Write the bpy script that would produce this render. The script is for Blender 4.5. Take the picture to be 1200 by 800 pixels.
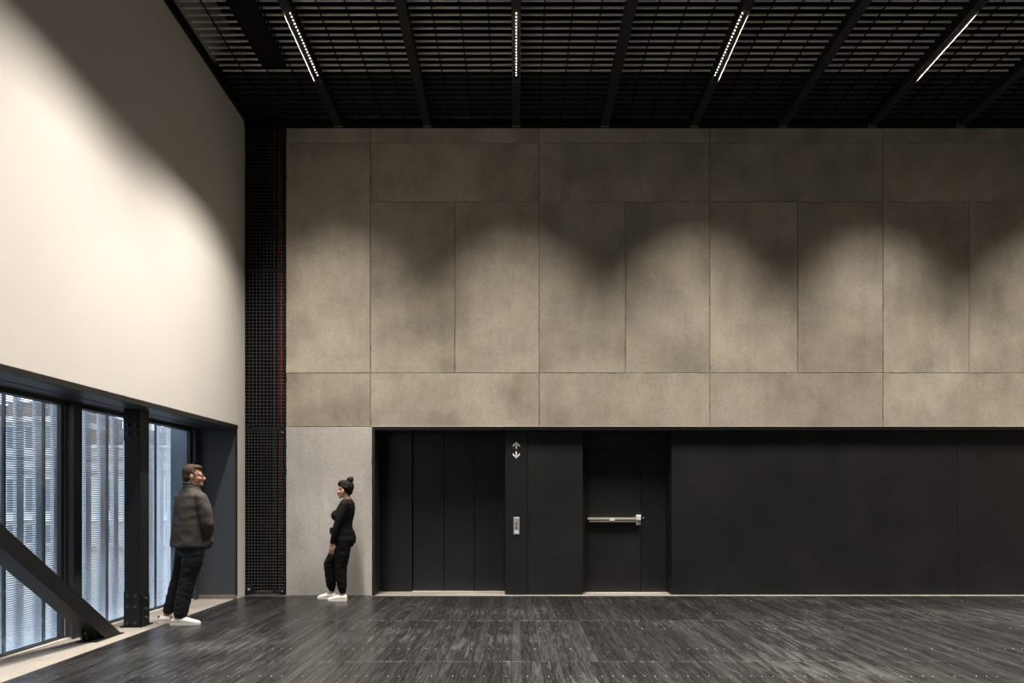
import bpy, bmesh, math, random
from mathutils import Vector, Matrix

random.seed(7)
for o in list(bpy.data.objects):
    bpy.data.objects.remove(o, do_unlink=True)
scene = bpy.context.scene
COL = scene.collection

# ------------------------------------------------------------------ camera
F_PX, EYE = 810.0, 1.42
cam_d = bpy.data.cameras.new('camera')
cam_d.sensor_width = 36.0
cam_d.lens = F_PX / 1200.0 * 36.0
cam_d.shift_x = -5.0 / 1200.0
cam_d.shift_y = 183.0 / 1200.0
cam_d.clip_start = 0.05
cam = bpy.data.objects.new('camera', cam_d)
cam.location = (0, 0, EYE)
cam.rotation_euler = (math.radians(90), 0, 0)
COL.objects.link(cam)
scene.camera = cam

# ------------------------------------------------------------------ world: an even overcast sky
SKY = 4.2
world = bpy.data.worlds.new('overcast_sky')
scene.world = world
world.use_nodes = True
wn = world.node_tree.nodes
wn['Background'].inputs['Color'].default_value = (0.86, 0.93, 1.0, 1)
wn['Background'].inputs['Strength'].default_value = SKY

# ------------------------------------------------------------------ exposure
vs = scene.view_settings
vs.view_transform = 'Standard'
vs.look = 'None'
vs.exposure = 0.0
vs.gamma = 1.0
vs.use_curve_mapping = False

# light of one ceiling strip, shielded by its side lips
LAMP_WATTS = 140.0
LAMP_COLOR = (1.0, 0.91, 0.80)
LAMP_ANGLE = math.radians(83)

# ================================================================== helpers
def link(o, parent=None):
    COL.objects.link(o)
    if parent is not None:
        o.parent = parent
    return o

def tag(o, label=None, cat=None, group=None, kind=None):
    if label: o['label'] = label
    if cat: o['category'] = cat
    if group: o['group'] = group
    if kind: o['kind'] = kind
    return o

def empty(name, loc=(0, 0, 0)):
    o = bpy.data.objects.new(name, None)
    o.empty_display_size = 0.1
    o.location = loc
    return link(o)

class MB:
    """collects shapes into one mesh"""
    def __init__(self):
        self.v, self.f = [], []
    def add(self, vs_, fs_):
        n = len(self.v)
        self.v += [tuple(p) for p in vs_]
        self.f += [tuple(i + n for i in f) for f in fs_]
        return self
    def box(self, x0, x1, y0, y1, z0, z1):
        v = [(x0, y0, z0), (x1, y0, z0), (x1, y1, z0), (x0, y1, z0),
             (x0, y0, z1), (x1, y0, z1), (x1, y1, z1), (x0, y1, z1)]
        return self.hexa(v)
    def hexa(self, v):
        return self.add(v, [(3, 2, 1, 0), (4, 5, 6, 7), (0, 1, 5, 4), (1, 2, 6, 5), (2, 3, 7, 6), (3, 0, 4, 7)])
    def slab(self, x0, x1, y0, y1, z0, z1, c=0.004):
        """box whose front (-y) edges are chamfered"""
        v = [(x0 + c, y0, z0 + c), (x1 - c, y0, z0 + c), (x1 - c, y0, z1 - c), (x0 + c, y0, z1 - c),
             (x0, y0 + c, z0), (x1, y0 + c, z0), (x1, y0 + c, z1), (x0, y0 + c, z1),
             (x0, y1, z0), (x1, y1, z0), (x1, y1, z1), (x0, y1, z1)]
        f = [(0, 1, 2, 3), (0, 4, 5, 1), (1, 5, 6, 2), (2, 6, 7, 3), (3, 7, 4, 0),
             (4, 8, 9, 5), (5, 9, 10, 6), (6, 10, 11, 7), (7, 11, 8, 4), (8, 11, 10, 9)]
        return self.add(v, f)
    def cyl(self, p, q, r, n=8, r2=None):
        p, q = Vector(p), Vector(q)
        r2 = r if r2 is None else r2
        d = (q - p).normalized()
        a = d.orthogonal().normalized(); b = d.cross(a)
        v = []
        for c, rr in ((p, r), (q, r2)):
            for i in range(n):
                t = 2 * math.pi * i / n
                v.append(c + (a * math.cos(t) + b * math.sin(t)) * rr)
        f = [(i, (i + 1) % n, n + (i + 1) % n, n + i) for i in range(n)]
        f += [tuple(reversed(range(n))), tuple(range(n, 2 * n))]
        return self.add(v, f)
    # -- organic pieces, to be fused
    def ell(self, c, r, F=(1, 0, 0), n=14):
        """ellipsoid: r = (forward, lateral, up)"""
        F = Vector((F[0], F[1], F[2] if len(F) > 2 else 0)).normalized()
        L = Vector((0, 0, 1)).cross(F).normalized()
        U = F.cross(L)
        c = Vector(c); m = n // 2 + 1
        v = [c + U * r[2]]
        for j in range(1, m):
            ph = math.pi * j / m
            for i in range(n):
                t = 2 * math.pi * i / n
                v.append(c + F * (r[0] * math.sin(ph) * math.cos(t)) + L * (r[1] * math.sin(ph) * math.sin(t)) + U * (r[2] * math.cos(ph)))
        v.append(c - U * r[2])
        f = [(0, 1 + i, 1 + (i + 1) % n) for i in range(n)]
        for j in range(m - 2):
            o = 1 + j * n
            f += [(o + i, o + n + i, o + n + (i + 1) % n, o + (i + 1) % n) for i in range(n)]
        o = 1 + (m - 2) * n
        f += [(o + i, len(v) - 1, o + (i + 1) % n) for i in range(n)]
        return self.add(v, f)
    def cap(self, p, q, r1, r2=None, n=12):
        """tapered capsule"""
        p, q = Vector(p), Vector(q)
        r2 = r1 if r2 is None else r2
        d = (q - p)
        d = d.normalized() if d.length > 1e-6 else Vector((0, 0, 1))
        a = d.orthogonal().normalized(); b = d.cross(a)
        rings = []
        for k in range(1, 5):
            t = math.pi / 2 * (1 - k / 4)
            rings.append((p - d * (r1 * math.sin(t)), r1 * math.cos(t)))
        for k in range(0, 4):
            t = math.pi / 2 * k / 4
            rings.append((q + d * (r2 * math.sin(t)), r2 * math.cos(t)))
        v = [p - d * r1]
        for c, r in rings:
            for i in range(n):
                t = 2 * math.pi * i / n
                v.append(c + (a * math.cos(t) + b * math.sin(t)) * r)
        v.append(q + d * r2)
        f = [(0, 1 + (i + 1) % n, 1 + i) for i in range(n)]
        for j in range(len(rings) - 1):
            o = 1 + j * n
            f += [(o + i, o + (i + 1) % n, o + n + (i + 1) % n, o + n + i) for i in range(n)]
        o = 1 + (len(rings) - 1) * n
        f += [(o + i, o + (i + 1) % n, len(v) - 1) for i in range(n)]
        return self.add(v, f)
    def chain(self, pts, radii):
        for i in range(len(pts) - 1):
            self.cap(pts[i], pts[i + 1], radii[i], radii[i + 1])
        return self
    def loft(self, secs, L, F, n=28, power=2.4):
        """closed loft of super-ellipses: secs = (centre, half lateral, half forward)"""
        L, F = Vector(L), Vector(F)
        v = []
        for c, a, b in secs:
            c = Vector(c)
            for i in range(n):
                t = 2 * math.pi * i / n
                cs, sn = math.cos(t), math.sin(t)
                x = math.copysign(abs(cs) ** (2 / power), cs) * a
                y = math.copysign(abs(sn) ** (2 / power), sn) * b
                v.append(c + L * x + F * y)
        f = []
        for j in range(len(secs) - 1):
            o = j * n
            f += [(o + i, o + (i + 1) % n, o + n + (i + 1) % n, o + n + i) for i in range(n)]
        f.append(tuple(reversed(range(n))))
        f.append(tuple(range((len(secs) - 1) * n, len(secs) * n)))
        return self.add(v, f)
    def mesh(self, name, mat=None, smooth=False):
        me = bpy.data.meshes.new(name)
        me.from_pydata(self.v, [], self.f)
        if mat: me.materials.append(mat)
        if smooth:
            for p in me.polygons: p.use_smooth = True
        me.update()
        return me
    def build(self, name, mat, parent=None, smooth=False, loc=None, fix=True):
        me = self.mesh(name, mat, smooth)
        if fix:
            bm = bmesh.new(); bm.from_mesh(me)
            bmesh.ops.recalc_face_normals(bm, faces=bm.faces)
            bm.to_mesh(me); bm.free()
        o = bpy.data.objects.new(name, me)
        if loc: o.location = loc
        return link(o, parent)
    def fuse(self, name, mat, parent=None, voxel=0.008, smooth=6, ratio=1.0, wrinkle=0.0, wscale=(9, 9, 14)):
        """one continuous skin around all collected shapes"""
        me = self.mesh(name + '_source', mat)
        bm = bmesh.new(); bm.from_mesh(me)
        bmesh.ops.recalc_face_normals(bm, faces=bm.faces)
        bm.to_mesh(me); bm.free()
        tmp = bpy.data.objects.new(name + '_source', me)
        COL.objects.link(tmp)
        m = tmp.modifiers.new('r', 'REMESH'); m.mode = 'VOXEL'; m.voxel_size = voxel
        s = tmp.modifiers.new('s', 'SMOOTH'); s.iterations = smooth; s.factor = 0.5
        if ratio < 1.0:
            d = tmp.modifiers.new('d', 'DECIMATE'); d.ratio = ratio
        dg = bpy.context.evaluated_depsgraph_get()
        dg.update()
        new = bpy.data.meshes.new_from_object(tmp.evaluated_get(dg))
        new.name = name
        bpy.data.objects.remove(tmp, do_unlink=True)
        bpy.data.meshes.remove(me)
        new.materials.clear(); new.materials.append(mat)
        if wrinkle:
            from mathutils import noise as mn
            nrm = [v.normal.copy() for v in new.vertices]
            for v, nv in zip(new.vertices, nrm):
                q = Vector((v.co.x * wscale[0], v.co.y * wscale[1], v.co.z * wscale[2]))
                w = 1.0 - abs(mn.noise(q)) * 2.2 + 0.4 * mn.noise(q * 2.3)
                v.co += nv * (wrinkle * w)
        for p in new.polygons: p.use_smooth = True
        o = bpy.data.objects.new(name, new)
        return link(o, parent)

# ================================================================== materials
def new_mat(name):
    m = bpy.data.materials.new(name); m.use_nodes = True
    nt = m.node_tree
    return m, nt, nt.nodes, nt.links, nt.nodes['Principled BSDF']

def N(nodes, typ, **kw):
    n = nodes.new(typ)
    for k, v in kw.items():
        setattr(n, k, v)
    return n

def ramp(nodes, stops):
    r = nodes.new('ShaderNodeValToRGB')
    els = r.color_ramp.elements
    while len(els) < len(stops): els.new(0.5)
    for e, (p, c) in zip(els, stops):
        e.position = p
        e.color = (c[0], c[1], c[2], 1) if len(c) == 3 else c
    return r

def noise(nodes, links, vec, scale, detail=4, rough=0.55, sc=None):
    t = nodes.new('ShaderNodeTexNoise')
    t.inputs['Scale'].default_value = scale
    t.inputs['Detail'].default_value = detail
    t.inputs['Roughness'].default_value = rough
    if sc:
        mp = nodes.new('ShaderNodeMapping'); mp.inputs['Scale'].default_value = sc
        links.new(vec, mp.inputs['Vector']); vec = mp.outputs['Vector']
    links.new(vec, t.inputs['Vector'])
    return t.outputs['Fac']

def mixc(nodes, links, fac, a, b, mode='MIX'):
    m = nodes.new('ShaderNodeMix'); m.data_type = 'RGBA'; m.blend_type = mode
    for sock, val in ((m.inputs[0], fac), (m.inputs[6], a), (m.inputs[7], b)):
        if hasattr(val, 'is_linked') or hasattr(val, 'links'):
            links.new(val, sock)
        elif isinstance(val, (int, float)):
            sock.default_value = val
        else:
            sock.default_value = (val[0], val[1], val[2], 1)
    return m.outputs[2]

def bump(nodes, links, bsdf, height, strength, dist):
    b = nodes.new('ShaderNodeBump')
    b.inputs['Strength'].default_value = strength
    b.inputs['Distance'].default_value = dist
    links.new(height, b.inputs['Height'])
    links.new(b.outputs['Normal'], bsdf.inputs['Normal'])

def plain(name, col, rough=0.6, metal=0.0, var=0.12, scale=6.0, bmp=0.0, spec=0.5, bscale=None):
    m, nt, nd, lk, bs = new_mat(name)
    g = nd.new('ShaderNodeNewGeometry')
    f = noise(nd, lk, g.outputs['Position'], scale, 5)
    a = [max(0, c * (1 - var)) for c in col]; b = [min(1, c * (1 + var)) for c in col]
    r = ramp(nd, [(0.3, a), (0.7, b)])
    lk.new(f, r.inputs['Fac'])
    lk.new(r.outputs['Color'], bs.inputs['Base Color'])
    bs.inputs['Roughness'].default_value = rough
    bs.inputs['Metallic'].default_value = metal
    bs.inputs['Specular IOR Level'].default_value = spec
    if bmp:
        h = noise(nd, lk, g.outputs['Position'], bscale or scale * 8, 4)
        bump(nd, lk, bs, h, bmp, 0.01)
    return m

def emit(name, col, strength):
    m = bpy.data.materials.new(name); m.use_nodes = True
    nd, lk = m.node_tree.nodes, m.node_tree.links
    nd.clear()
    e = nd.new('ShaderNodeEmission'); e.inputs[0].default_value = (*col, 1); e.inputs[1].default_value = strength
    o = nd.new('ShaderNodeOutputMaterial'); lk.new(e.outputs[0], o.inputs[0])
    return m

def concrete_mat(name, dark, light, warm):
    m, nt, nd, lk, bs = new_mat(name)
    g = nd.new('ShaderNodeNewGeometry'); pos = g.outputs['Position']
    oi = nd.new('ShaderNodeObjectInfo')
    add = nd.new('ShaderNodeVectorMath'); add.operation = 'ADD'
    cmb = nd.new('ShaderNodeCombineXYZ')
    mul = nd.new('ShaderNodeMath'); mul.operation = 'MULTIPLY'; mul.inputs[1].default_value = 37.0
    lk.new(oi.outputs['Random'], mul.inputs[0])
    lk.new(mul.outputs[0], cmb.inputs[0]); lk.new(mul.outputs[0], cmb.inputs[2])
    lk.new(pos, add.inputs[0]); lk.new(cmb.outputs[0], add.inputs[1])
    v = add.outputs[0]
    big = noise(nd, lk, v, 0.9, 6, 0.62)
    r1 = ramp(nd, [(0.30, dark), (0.50, [(a + b) / 2 for a, b in zip(dark, light)]), (0.68, light)])
    lk.new(big, r1.inputs['Fac'])
    # vertical run marks left by the shuttering
    st = noise(nd, lk, v, 1.6, 6, 0.65, sc=(2.4, 2.4, 0.5))
    r2 = ramp(nd, [(0.38, (0.72, 0.70, 0.68)), (0.62, (1.0, 1.0, 1.0))]); lk.new(st, r2.inputs['Fac'])
    c = mixc(nd, lk, 0.45, r1.outputs['Color'], r2.outputs['Color'], 'MULTIPLY')
    # warm patches
    wp = noise(nd, lk, v, 1.7, 3, 0.5)
    r3 = ramp(nd, [(0.45, (0, 0, 0)), (0.70, (1, 1, 1))]); lk.new(wp, r3.inputs['Fac'])
    mm = nd.new('ShaderNodeMath'); mm.operation = 'MULTIPLY'; mm.inputs[1].default_value = 0.45
    lk.new(r3.outputs['Color'], mm.inputs[0])
    c = mixc(nd, lk, mm.outputs[0], c, warm)
    # fine cement mottling and pin holes
    fn = noise(nd, lk, v, 22, 6, 0.7)
    r4 = ramp(nd, [(0.35, (0.80, 0.79, 0.78)), (0.60, (1.04, 1.04, 1.04))]); lk.new(fn, r4.inputs['Fac'])
    c = mixc(nd, lk, 0.6, c, r4.outputs['Color'], 'MULTIPLY')
    vo = nd.new('ShaderNodeTexVoronoi'); vo.inputs['Scale'].default_value = 26
    lk.new(v, vo.inputs['Vector'])
    r5 = ramp(nd, [(0.05, (0.45, 0.43, 0.4)), (0.11, (1, 1, 1))]); lk.new(vo.outputs['Distance'], r5.inputs['Fac'])
    c = mixc(nd, lk, 0.5, c, r5.outputs['Color'], 'MULTIPLY')
    # panel to panel tone
    r6 = ramp(nd, [(0.0, (0.90, 0.89, 0.88)), (1.0, (1.05, 1.04, 1.02))]); lk.new(oi.outputs['Random'], r6.inputs['Fac'])
    c = mixc(nd, lk, 1.0, c, r6.outputs['Color'], 'MULTIPLY')
    lk.new(c, bs.inputs['Base Color'])
    bs.inputs['Roughness'].default_value = 0.85
    bs.inputs['Specular IOR Level'].default_value = 0.25
    bump(nd, lk, bs, fn, 0.25, 0.006)
    return m

M = {}
M['concrete'] = concrete_mat('cast_concrete', (0.29, 0.266, 0.225), (0.53, 0.495, 0.425), (0.52, 0.467, 0.365))
M['pier_concrete'] = concrete_mat('pale_grey_concrete', (0.44, 0.43, 0.415), (0.65, 0.635, 0.61), (0.59, 0.565, 0.52))
M['sill'] = concrete_mat('sill_concrete', (0.20, 0.19, 0.177), (0.29, 0.278, 0.26), (0.275, 0.258, 0.236))
M['plaster'] = plain('white_plaster', (0.66, 0.64, 0.612), 0.85, 0, 0.025, 0.8, 0.03, 0.2, 30)
M['black_panel'] = plain('blackened_panel', (0.0095, 0.0095, 0.0102), 0.55, 0, 0.35, 1.6, 0.06, 0.35, 18)
M['black_panel_smooth'] = plain('dark_lift_metal', (0.0100, 0.0107, 0.0132), 0.42, 0, 0.25, 1.3, 0.02, 0.5, 10)
M['trim_black'] = plain('black_trim', (0.012, 0.012, 0.013), 0.5)
M['frame'] = plain('grey_blue_frame', (0.040, 0.045, 0.055), 0.45, 0, 0.08, 3)
M['jamb'] = plain('slate_panel', (0.050, 0.054, 0.064), 0.6, 0, 0.08, 2)
M['return'] = plain('slate_blue_return', (0.15, 0.18, 0.23), 0.6, 0, 0.06, 2)
M['bracket'] = plain('grey_bracket', (0.10, 0.095, 0.09), 0.6)
M['steel'] = plain('black_painted_steel', (0.0075, 0.0078, 0.0085), 0.5, 0, 0.2, 6, 0.03, 0.35)
M['bolt'] = plain('bolt_steel', (0.055, 0.055, 0.058), 0.4, 0.3)
M['alu'] = plain('pale_metal_strip', (0.62, 0.59, 0.54), 0.45, 0.3, 0.05)
M['chrome'] = plain('brushed_steel', (0.62, 0.60, 0.57), 0.35, 0.45, 0.05)
M['steel_plate'] = plain('satin_steel_plate', (0.50, 0.53, 0.58), 0.4, 0.5, 0.08, 20)
M['void'] = plain('black_void', (0.006, 0.006, 0.006), 0.9, 0, 0.1, 2, 0, 0.1)
M['beam'] = plain('black_beam_paint', (0.012, 0.012, 0.0125), 0.6, 0, 0.15, 4, 0, 0.3)
M['slat'] = plain('grey_ceiling_slat', (0.80, 0.77, 0.74), 0.6, 0, 0.12, 3)
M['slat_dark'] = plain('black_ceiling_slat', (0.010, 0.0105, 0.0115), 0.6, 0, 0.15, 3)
M['lip'] = plain('lip_highlight_paint', (0.30, 0.29, 0.275), 0.4, 0.2)
M['wire'] = plain('black_wire', (0.075, 0.075, 0.076), 0.5, 0.2)
M['joint'] = plain('dark_joint', (0.085, 0.078, 0.068), 0.9)
M['red_pipe'] = plain('red_pipe', (0.20, 0.014, 0.018), 0.5)
M['grey_pipe'] = plain('grey_pipe', (0.07, 0.07, 0.07), 0.5)
M['paint_white'] = plain('white_marking', (0.78, 0.78, 0.78), 0.5, 0, 0.03)
M['paint_shaded'] = plain('shaded_white_marking', (0.50, 0.50, 0.50), 0.5, 0, 0.03)
M['mark_dark'] = plain('dark_marking', (0.10, 0.11, 0.13), 0.5)
M['led'] = emit('led_glow', (1.0, 0.88, 0.72), 7.0)

# stained floor boards: colour follows each board's place in the floor
BW, BL = 0.085, 2.0
FX0 = -3.95
def floor_mat():
    m, nt, nd, lk, bs = new_mat('black_stained_boards')
    g = nd.new('ShaderNodeNewGeometry'); pos = g.outputs['Position']
    sep = nd.new('ShaderNodeSeparateXYZ'); lk.new(pos, sep.inputs[0])
    def cell(sock, off, size):
        a = nd.new('ShaderNodeMath'); a.operation = 'ADD'; a.inputs[1].default_value = off; lk.new(sock, a.inputs[0])
        d = nd.new('ShaderNodeMath'); d.operation = 'DIVIDE'; d.inputs[1].default_value = size; lk.new(a.outputs[0], d.inputs[0])
        f = nd.new('ShaderNodeMath'); f.operation = 'FLOOR'; lk.new(d.outputs[0], f.inputs[0])
        return f.outputs[0]
    cx = cell(sep.outputs[0], -FX0, BW); cy = cell(sep.outputs[1], 0.0, BL)
    cb = nd.new('ShaderNodeCombineXYZ'); lk.new(cx, cb.inputs[0]); lk.new(cy, cb.inputs[1])
    wnz = nd.new('ShaderNodeTexWhiteNoise'); wnz.noise_dimensions = '2D'; lk.new(cb.outputs[0], wnz.inputs['Vector'])
    r0 = ramp(nd, [(0.0, (0.0065, 0.0067, 0.0072)), (0.55, (0.0105, 0.0107, 0.0114)), (1.0, (0.018, 0.0183, 0.019))])
    lk.new(wnz.outputs['Value'], r0.inputs['Fac'])
    # shift the grain from board to board
    sc = nd.new('ShaderNodeVectorMath'); sc.operation = 'SCALE'; sc.inputs['Scale'].default_value = 7.3
    lk.new(wnz.outputs['Color'], sc.inputs[0])
    ad = nd.new('ShaderNodeVectorMath'); ad.operation = 'ADD'; lk.new(pos, ad.inputs[0]); lk.new(sc.outputs[0], ad.inputs[1])
    v = ad.outputs[0]
    grain = noise(nd, lk, v, 5.0, 6, 0.7, sc=(9.0, 0.7, 1))
    rg = ramp(nd, [(0.35, (0.65, 0.65, 0.65)), (0.68, (1.5, 1.48, 1.45))]); lk.new(grain, rg.inputs['Fac'])
    c = mixc(nd, lk, 1.0, r0.outputs['Color'], rg.outputs['Color'], 'MULTIPLY')
    # worn pale streaks where the stain has rubbed off
    wear = noise(nd, lk, v, 2.2, 7, 0.72, sc=(8.0, 0.9, 1))
    area = noise(nd, lk, pos, 0.55, 3, 0.5)
    ws = nd.new('ShaderNodeMath'); ws.operation = 'MULTIPLY'; lk.new(wear, ws.inputs[0]); lk.new(area, ws.inputs[1])
    rw = ramp(nd, [(0.275, (0, 0, 0)), (0.39, (1, 1, 1))]); lk.new(ws.outputs[0], rw.inputs['Fac'])
    c = mixc(nd, lk, rw.outputs['Color'], c, (0.050, 0.050, 0.051))
    # scuffs
    sf = noise(nd, lk, pos, 6.0, 8, 0.8, sc=(4.0, 1.0, 1))
    rs = ramp(nd, [(0.60, (0, 0, 0)), (0.74, (0.9, 0.9, 0.9))]); lk.new(sf, rs.inputs['Fac'])
    c = mixc(nd, lk, rs.outputs['Color'], c, (0.120, 0.120, 0.121))
    lk.new(c, bs.inputs['Base Color'])
    rr = ramp(nd, [(0.3, (0.22, 0.22, 0.22)), (0.7, (0.44, 0.44, 0.44))]); lk.new(grain, rr.inputs['Fac'])
    lk.new(rr.outputs['Color'], bs.inputs['Roughness'])
    bs.inputs['Specular IOR Level'].default_value = 0.45
    bump(nd, lk, bs, grain, 0.12, 0.004)
    return m
M['boards'] = floor_mat()

def glass_mat():
    m = bpy.data.materials.new('window_glass'); m.use_nodes = True
    nd, lk = m.node_tree.nodes, m.node_tree.links
    nd.clear()
    tr = nd.new('ShaderNodeBsdfTransparent'); tr.inputs[0].default_value = (0.88, 0.91, 0.94, 1)
    gl = nd.new('ShaderNodeBsdfGlossy'); gl.inputs['Roughness'].default_value = 0.02
    lw = nd.new('ShaderNodeLayerWeight'); lw.inputs['Blend'].default_value = 0.5
    pw = nd.new('ShaderNodeMath'); pw.operation = 'POWER'; pw.inputs[1].default_value = 4.0; lk.new(lw.outputs['Facing'], pw.inputs[0])
    fr = nd.new('ShaderNodeMath'); fr.operation = 'MULTIPLY_ADD'; fr.inputs[1].default_value = 0.5; fr.inputs[2].default_value = 0.04; lk.new(pw.outputs[0], fr.inputs[0])
    mx = nd.new('ShaderNodeMixShader'); lk.new(fr.outputs[0], mx.inputs[0])
    lk.new(tr.outputs[0], mx.inputs[1]); lk.new(gl.outputs[0], mx.inputs[2])
    o = nd.new('ShaderNodeOutputMaterial'); lk.new(mx.outputs[0], o.inputs[0])
    return m
M['glass'] = glass_mat()

# ================================================================== the room
WY = 10.0            # face of the concrete wall
XL = -3.93           # face of the white wall
XR = 12.0            # right end of the hall (outside the picture)
YB = -5.0            # wall behind the viewer
HEAD = 2.445         # top of the dark opening
def wx(px): return (px - 605.0) / 81.0
def wz(py): return EYE + (583.0 - py) / 81.0
SL = 0.042
def zb(y): return 6.766 + SL * (WY - y)     # underside of the ceiling beams
TOP = 7.9

def struct(o): o['kind'] = 'structure'; return o

# ---- floor: sub floor + boards
fl = struct(MB().box(FX0 - 0.02, XR, YB, 9.985, -0.12, -0.024).build('floor', M['void']))
tag(fl, 'black stained timber board floor with worn pale streaks', 'floor')
def board_mesh(w, l, h=0.022, c=0.0013):
    g = 0.0009
    x0, x1, y0, y1 = g, w - g, g, l - g
    v = [(x0, y0, -h), (x1, y0, -h), (x1, y1, -h), (x0, y1, -h),
         (x0, y0, -c), (x1, y0, -c), (x1, y1, -c), (x0, y1, -c),
         (x0 + c, y0 + c, 0), (x1 - c, y0 + c, 0), (x1 - c, y1 - c, 0), (x0 + c, y1 - c, 0)]
    f = [(3, 2, 1, 0), (0, 1, 5, 4), (1, 2, 6, 5), (2, 3, 7, 6), (3, 0, 4, 7),
         (4, 5, 9, 8), (5, 6, 10, 9), (6, 7, 11, 10), (7, 4, 8, 11), (8, 9, 10, 11)]
    return v, f
bv, bf = board_mesh(BW, BL)
bmsh = MB().add(bv, bf).mesh('plank', M['boards'])
bv2, bf2 = board_mesh(BW, BL - 0.015)
bmsh_end = MB().add(bv2, bf2).mesh('plank', M['boards'])
cells = []
ncol = int((XR - FX0) / BW)
for r, y0 in enumerate((-6, -4, -2, 0, 2, 4, 6, 8)):
    for i in range(ncol):
        x0 = FX0 + i * BW
        if y0 < -5: continue
        # how large the board shows in the picture
        ya, yb = max(y0, 5.32), y0 + 2
        area = 0
        if yb > ya:
            ym = (ya + yb) / 2
            px = 605 + (x0 + BW / 2) * F_PX / ym
            pxn = 605 + (x0 + BW / 2) * F_PX / yb
            if -5 < min(px, pxn) and min(px, pxn) < 1205:
                area = (F_PX * EYE) * (1 / ya - 1 / yb) * BW * F_PX / ym
        cells.append((area, x0, y0, random.uniform(-0.0012, 0.0)))
cells.sort(key=lambda c: -c[0])
rest = MB()
for k, (area, x0, y0, dz) in enumerate(cells):
    end = y0 == 8
    if k < 300:
        o = bpy.data.objects.new('plank', bmsh_end if end else bmsh)
        o.location = (x0, y0, dz); link(o, fl)
    else:
        rest.add([(p[0] + x0, p[1] + y0, p[2] + dz) for p in (bv2 if end else bv)], bf2 if end else bf)
ro = rest.build('planks', M['boards'], fl, fix=False); ro['kind'] = 'stuff'
# screw heads in rows a metre apart
sc = MB()
for y in (4.5, 5.5, 6.5, 7.5, 8.5, 9.5):
    for i in range(int(11.5 / BW)):
        if random.random() < 0.25: continue
        x = FX0 + (i + 0.5) * BW + random.uniform(-0.004, 0.004)
        sc.cyl((x, y, -0.003), (x, y, 0.0006), 0.0045, 6)
so = sc.build('screw_heads', M['alu'], fl, fix=False); so['kind'] = 'stuff'

# ---- pale concrete sill along the window and threshold under the dark opening
tr = struct(MB().box(-4.64, FX0 - 0.004, YB, 9.985, -0.12, 0.002).build('trim_1', M['sill']))
tag(tr, 'pale concrete sill strip along the foot of the window', 'sill')
tr = struct(MB().box(XL - 0.1, XR, 9.987, 10.75, -0.12, 0.003).build('trim_2', M['sill']))
tag(tr, 'pale concrete threshold under the dark panels', 'threshold')

# ---- white wall over the window, with its narrow return down to the floor
WH = 2.435
wl = empty('wall_left'); struct(wl); tag(wl, 'smooth white plaster wall above the window band', 'wall')
MB().box(XL - 0.75, XL, YB, WY + 0.02, WH, TOP).build('plaster_face', M['plaster'], wl)
MB().box(XL - 0.75, XL, 9.73, WY + 0.02, 0.0, WH).build('plaster_return', M['plaster'], wl)

# ---- concrete wall, panel by panel, thin open joints between
wb = empty('wall_back'); struct(wb); tag(wb, 'board-marked concrete wall of large cast panels', 'wall')
XC0 = wx(335.0)
MB().box(XC0 + 0.004, XR, WY + 0.02, WY + 0.6, HEAD + 0.01, TOP).build('wall_core', M['joint'], wb)
MB().box(XC0 + 0.004, wx(436) - 0.004, WY + 0.02, WY + 0.6, 0.003, HEAD + 0.01).build('pier_core', M['joint'], wb)
XJ = [XC0, wx(434), wx(533), wx(632), wx(733), wx(832), wx(935), wx(1035), wx(1136), wx(1236), wx(1337), wx(1437), XR]
ZR = [HEAD, wz(437), wz(236), wz(167), 7.35]
def cpanel(x0, x1, z0, z1, mat=M['concrete'], mat_name='panel'):
    g = 0.0022
    dy = random.uniform(0.0, 0.004)
    x0, x1, z0, z1 = x0 + g, x1 - g, z0 + g, z1 - g
    ring = []
    def side(a, b, nx, nz):
        n = max(2, int((Vector(b) - Vector(a)).length / 0.07))
        for k in range(n):
            t = k / n
            j = 0.0 if k == 0 else random.uniform(0, 0.0022) + (random.uniform(0.001, 0.006) if random.random() < 0.14 else 0)
            ring.append((a[0] + (b[0] - a[0]) * t + nx * j, a[1] + (b[1] - a[1]) * t + nz * j))
    side((x0, z0), (x1, z0), 0, 1); side((x1, z0), (x1, z1), -1, 0); side((x1, z1), (x0, z1), 0, -1); side((x0, z1), (x0, z0), 1, 0)
    n = len(ring); c = 0.004
    cx, cz = (x0 + x1) / 2, (z0 + z1) / 2
    inn = [(x - math.copysign(min(c, abs(x - cx)), x - cx), z - math.copysign(min(c, abs(z - cz)), z - cz)) for x, z in ring]
    v = [(x, WY + dy, z) for x, z in inn] + [(x, WY + dy + c, z) for x, z in ring] + [(x, WY + 0.08, z) for x, z in ring]
    f = [tuple(range(n))]
    for k in (0, n):
        f += [(k + q, k + n + q, k + n + (q + 1) % n, k + (q + 1) % n) for q in range(n)]
    MB().add(v, f).build(mat_name, mat, wb)
cpanel(XJ[0], wx(436), 0.004, HEAD, M['pier_concrete'])
for z0, z1 in ((ZR[0], ZR[1]), (ZR[1], ZR[3]), (ZR[3], ZR[4])):
    cpanel(XJ[0], XJ[1], z0, z1)
for i in range(1, len(XJ) - 1):
    cpanel(XJ[i], XJ[i + 1], ZR[1], ZR[2])
for i in range(1, len(XJ) - 1, 2):
    x1 = XJ[min(i + 2, len(XJ) - 1)]
    for z0, z1 in ((ZR[0], ZR[1]), (ZR[2], ZR[3]), (ZR[3], ZR[4])):
        cpanel(XJ[i], x1, z0, z1)
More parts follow.
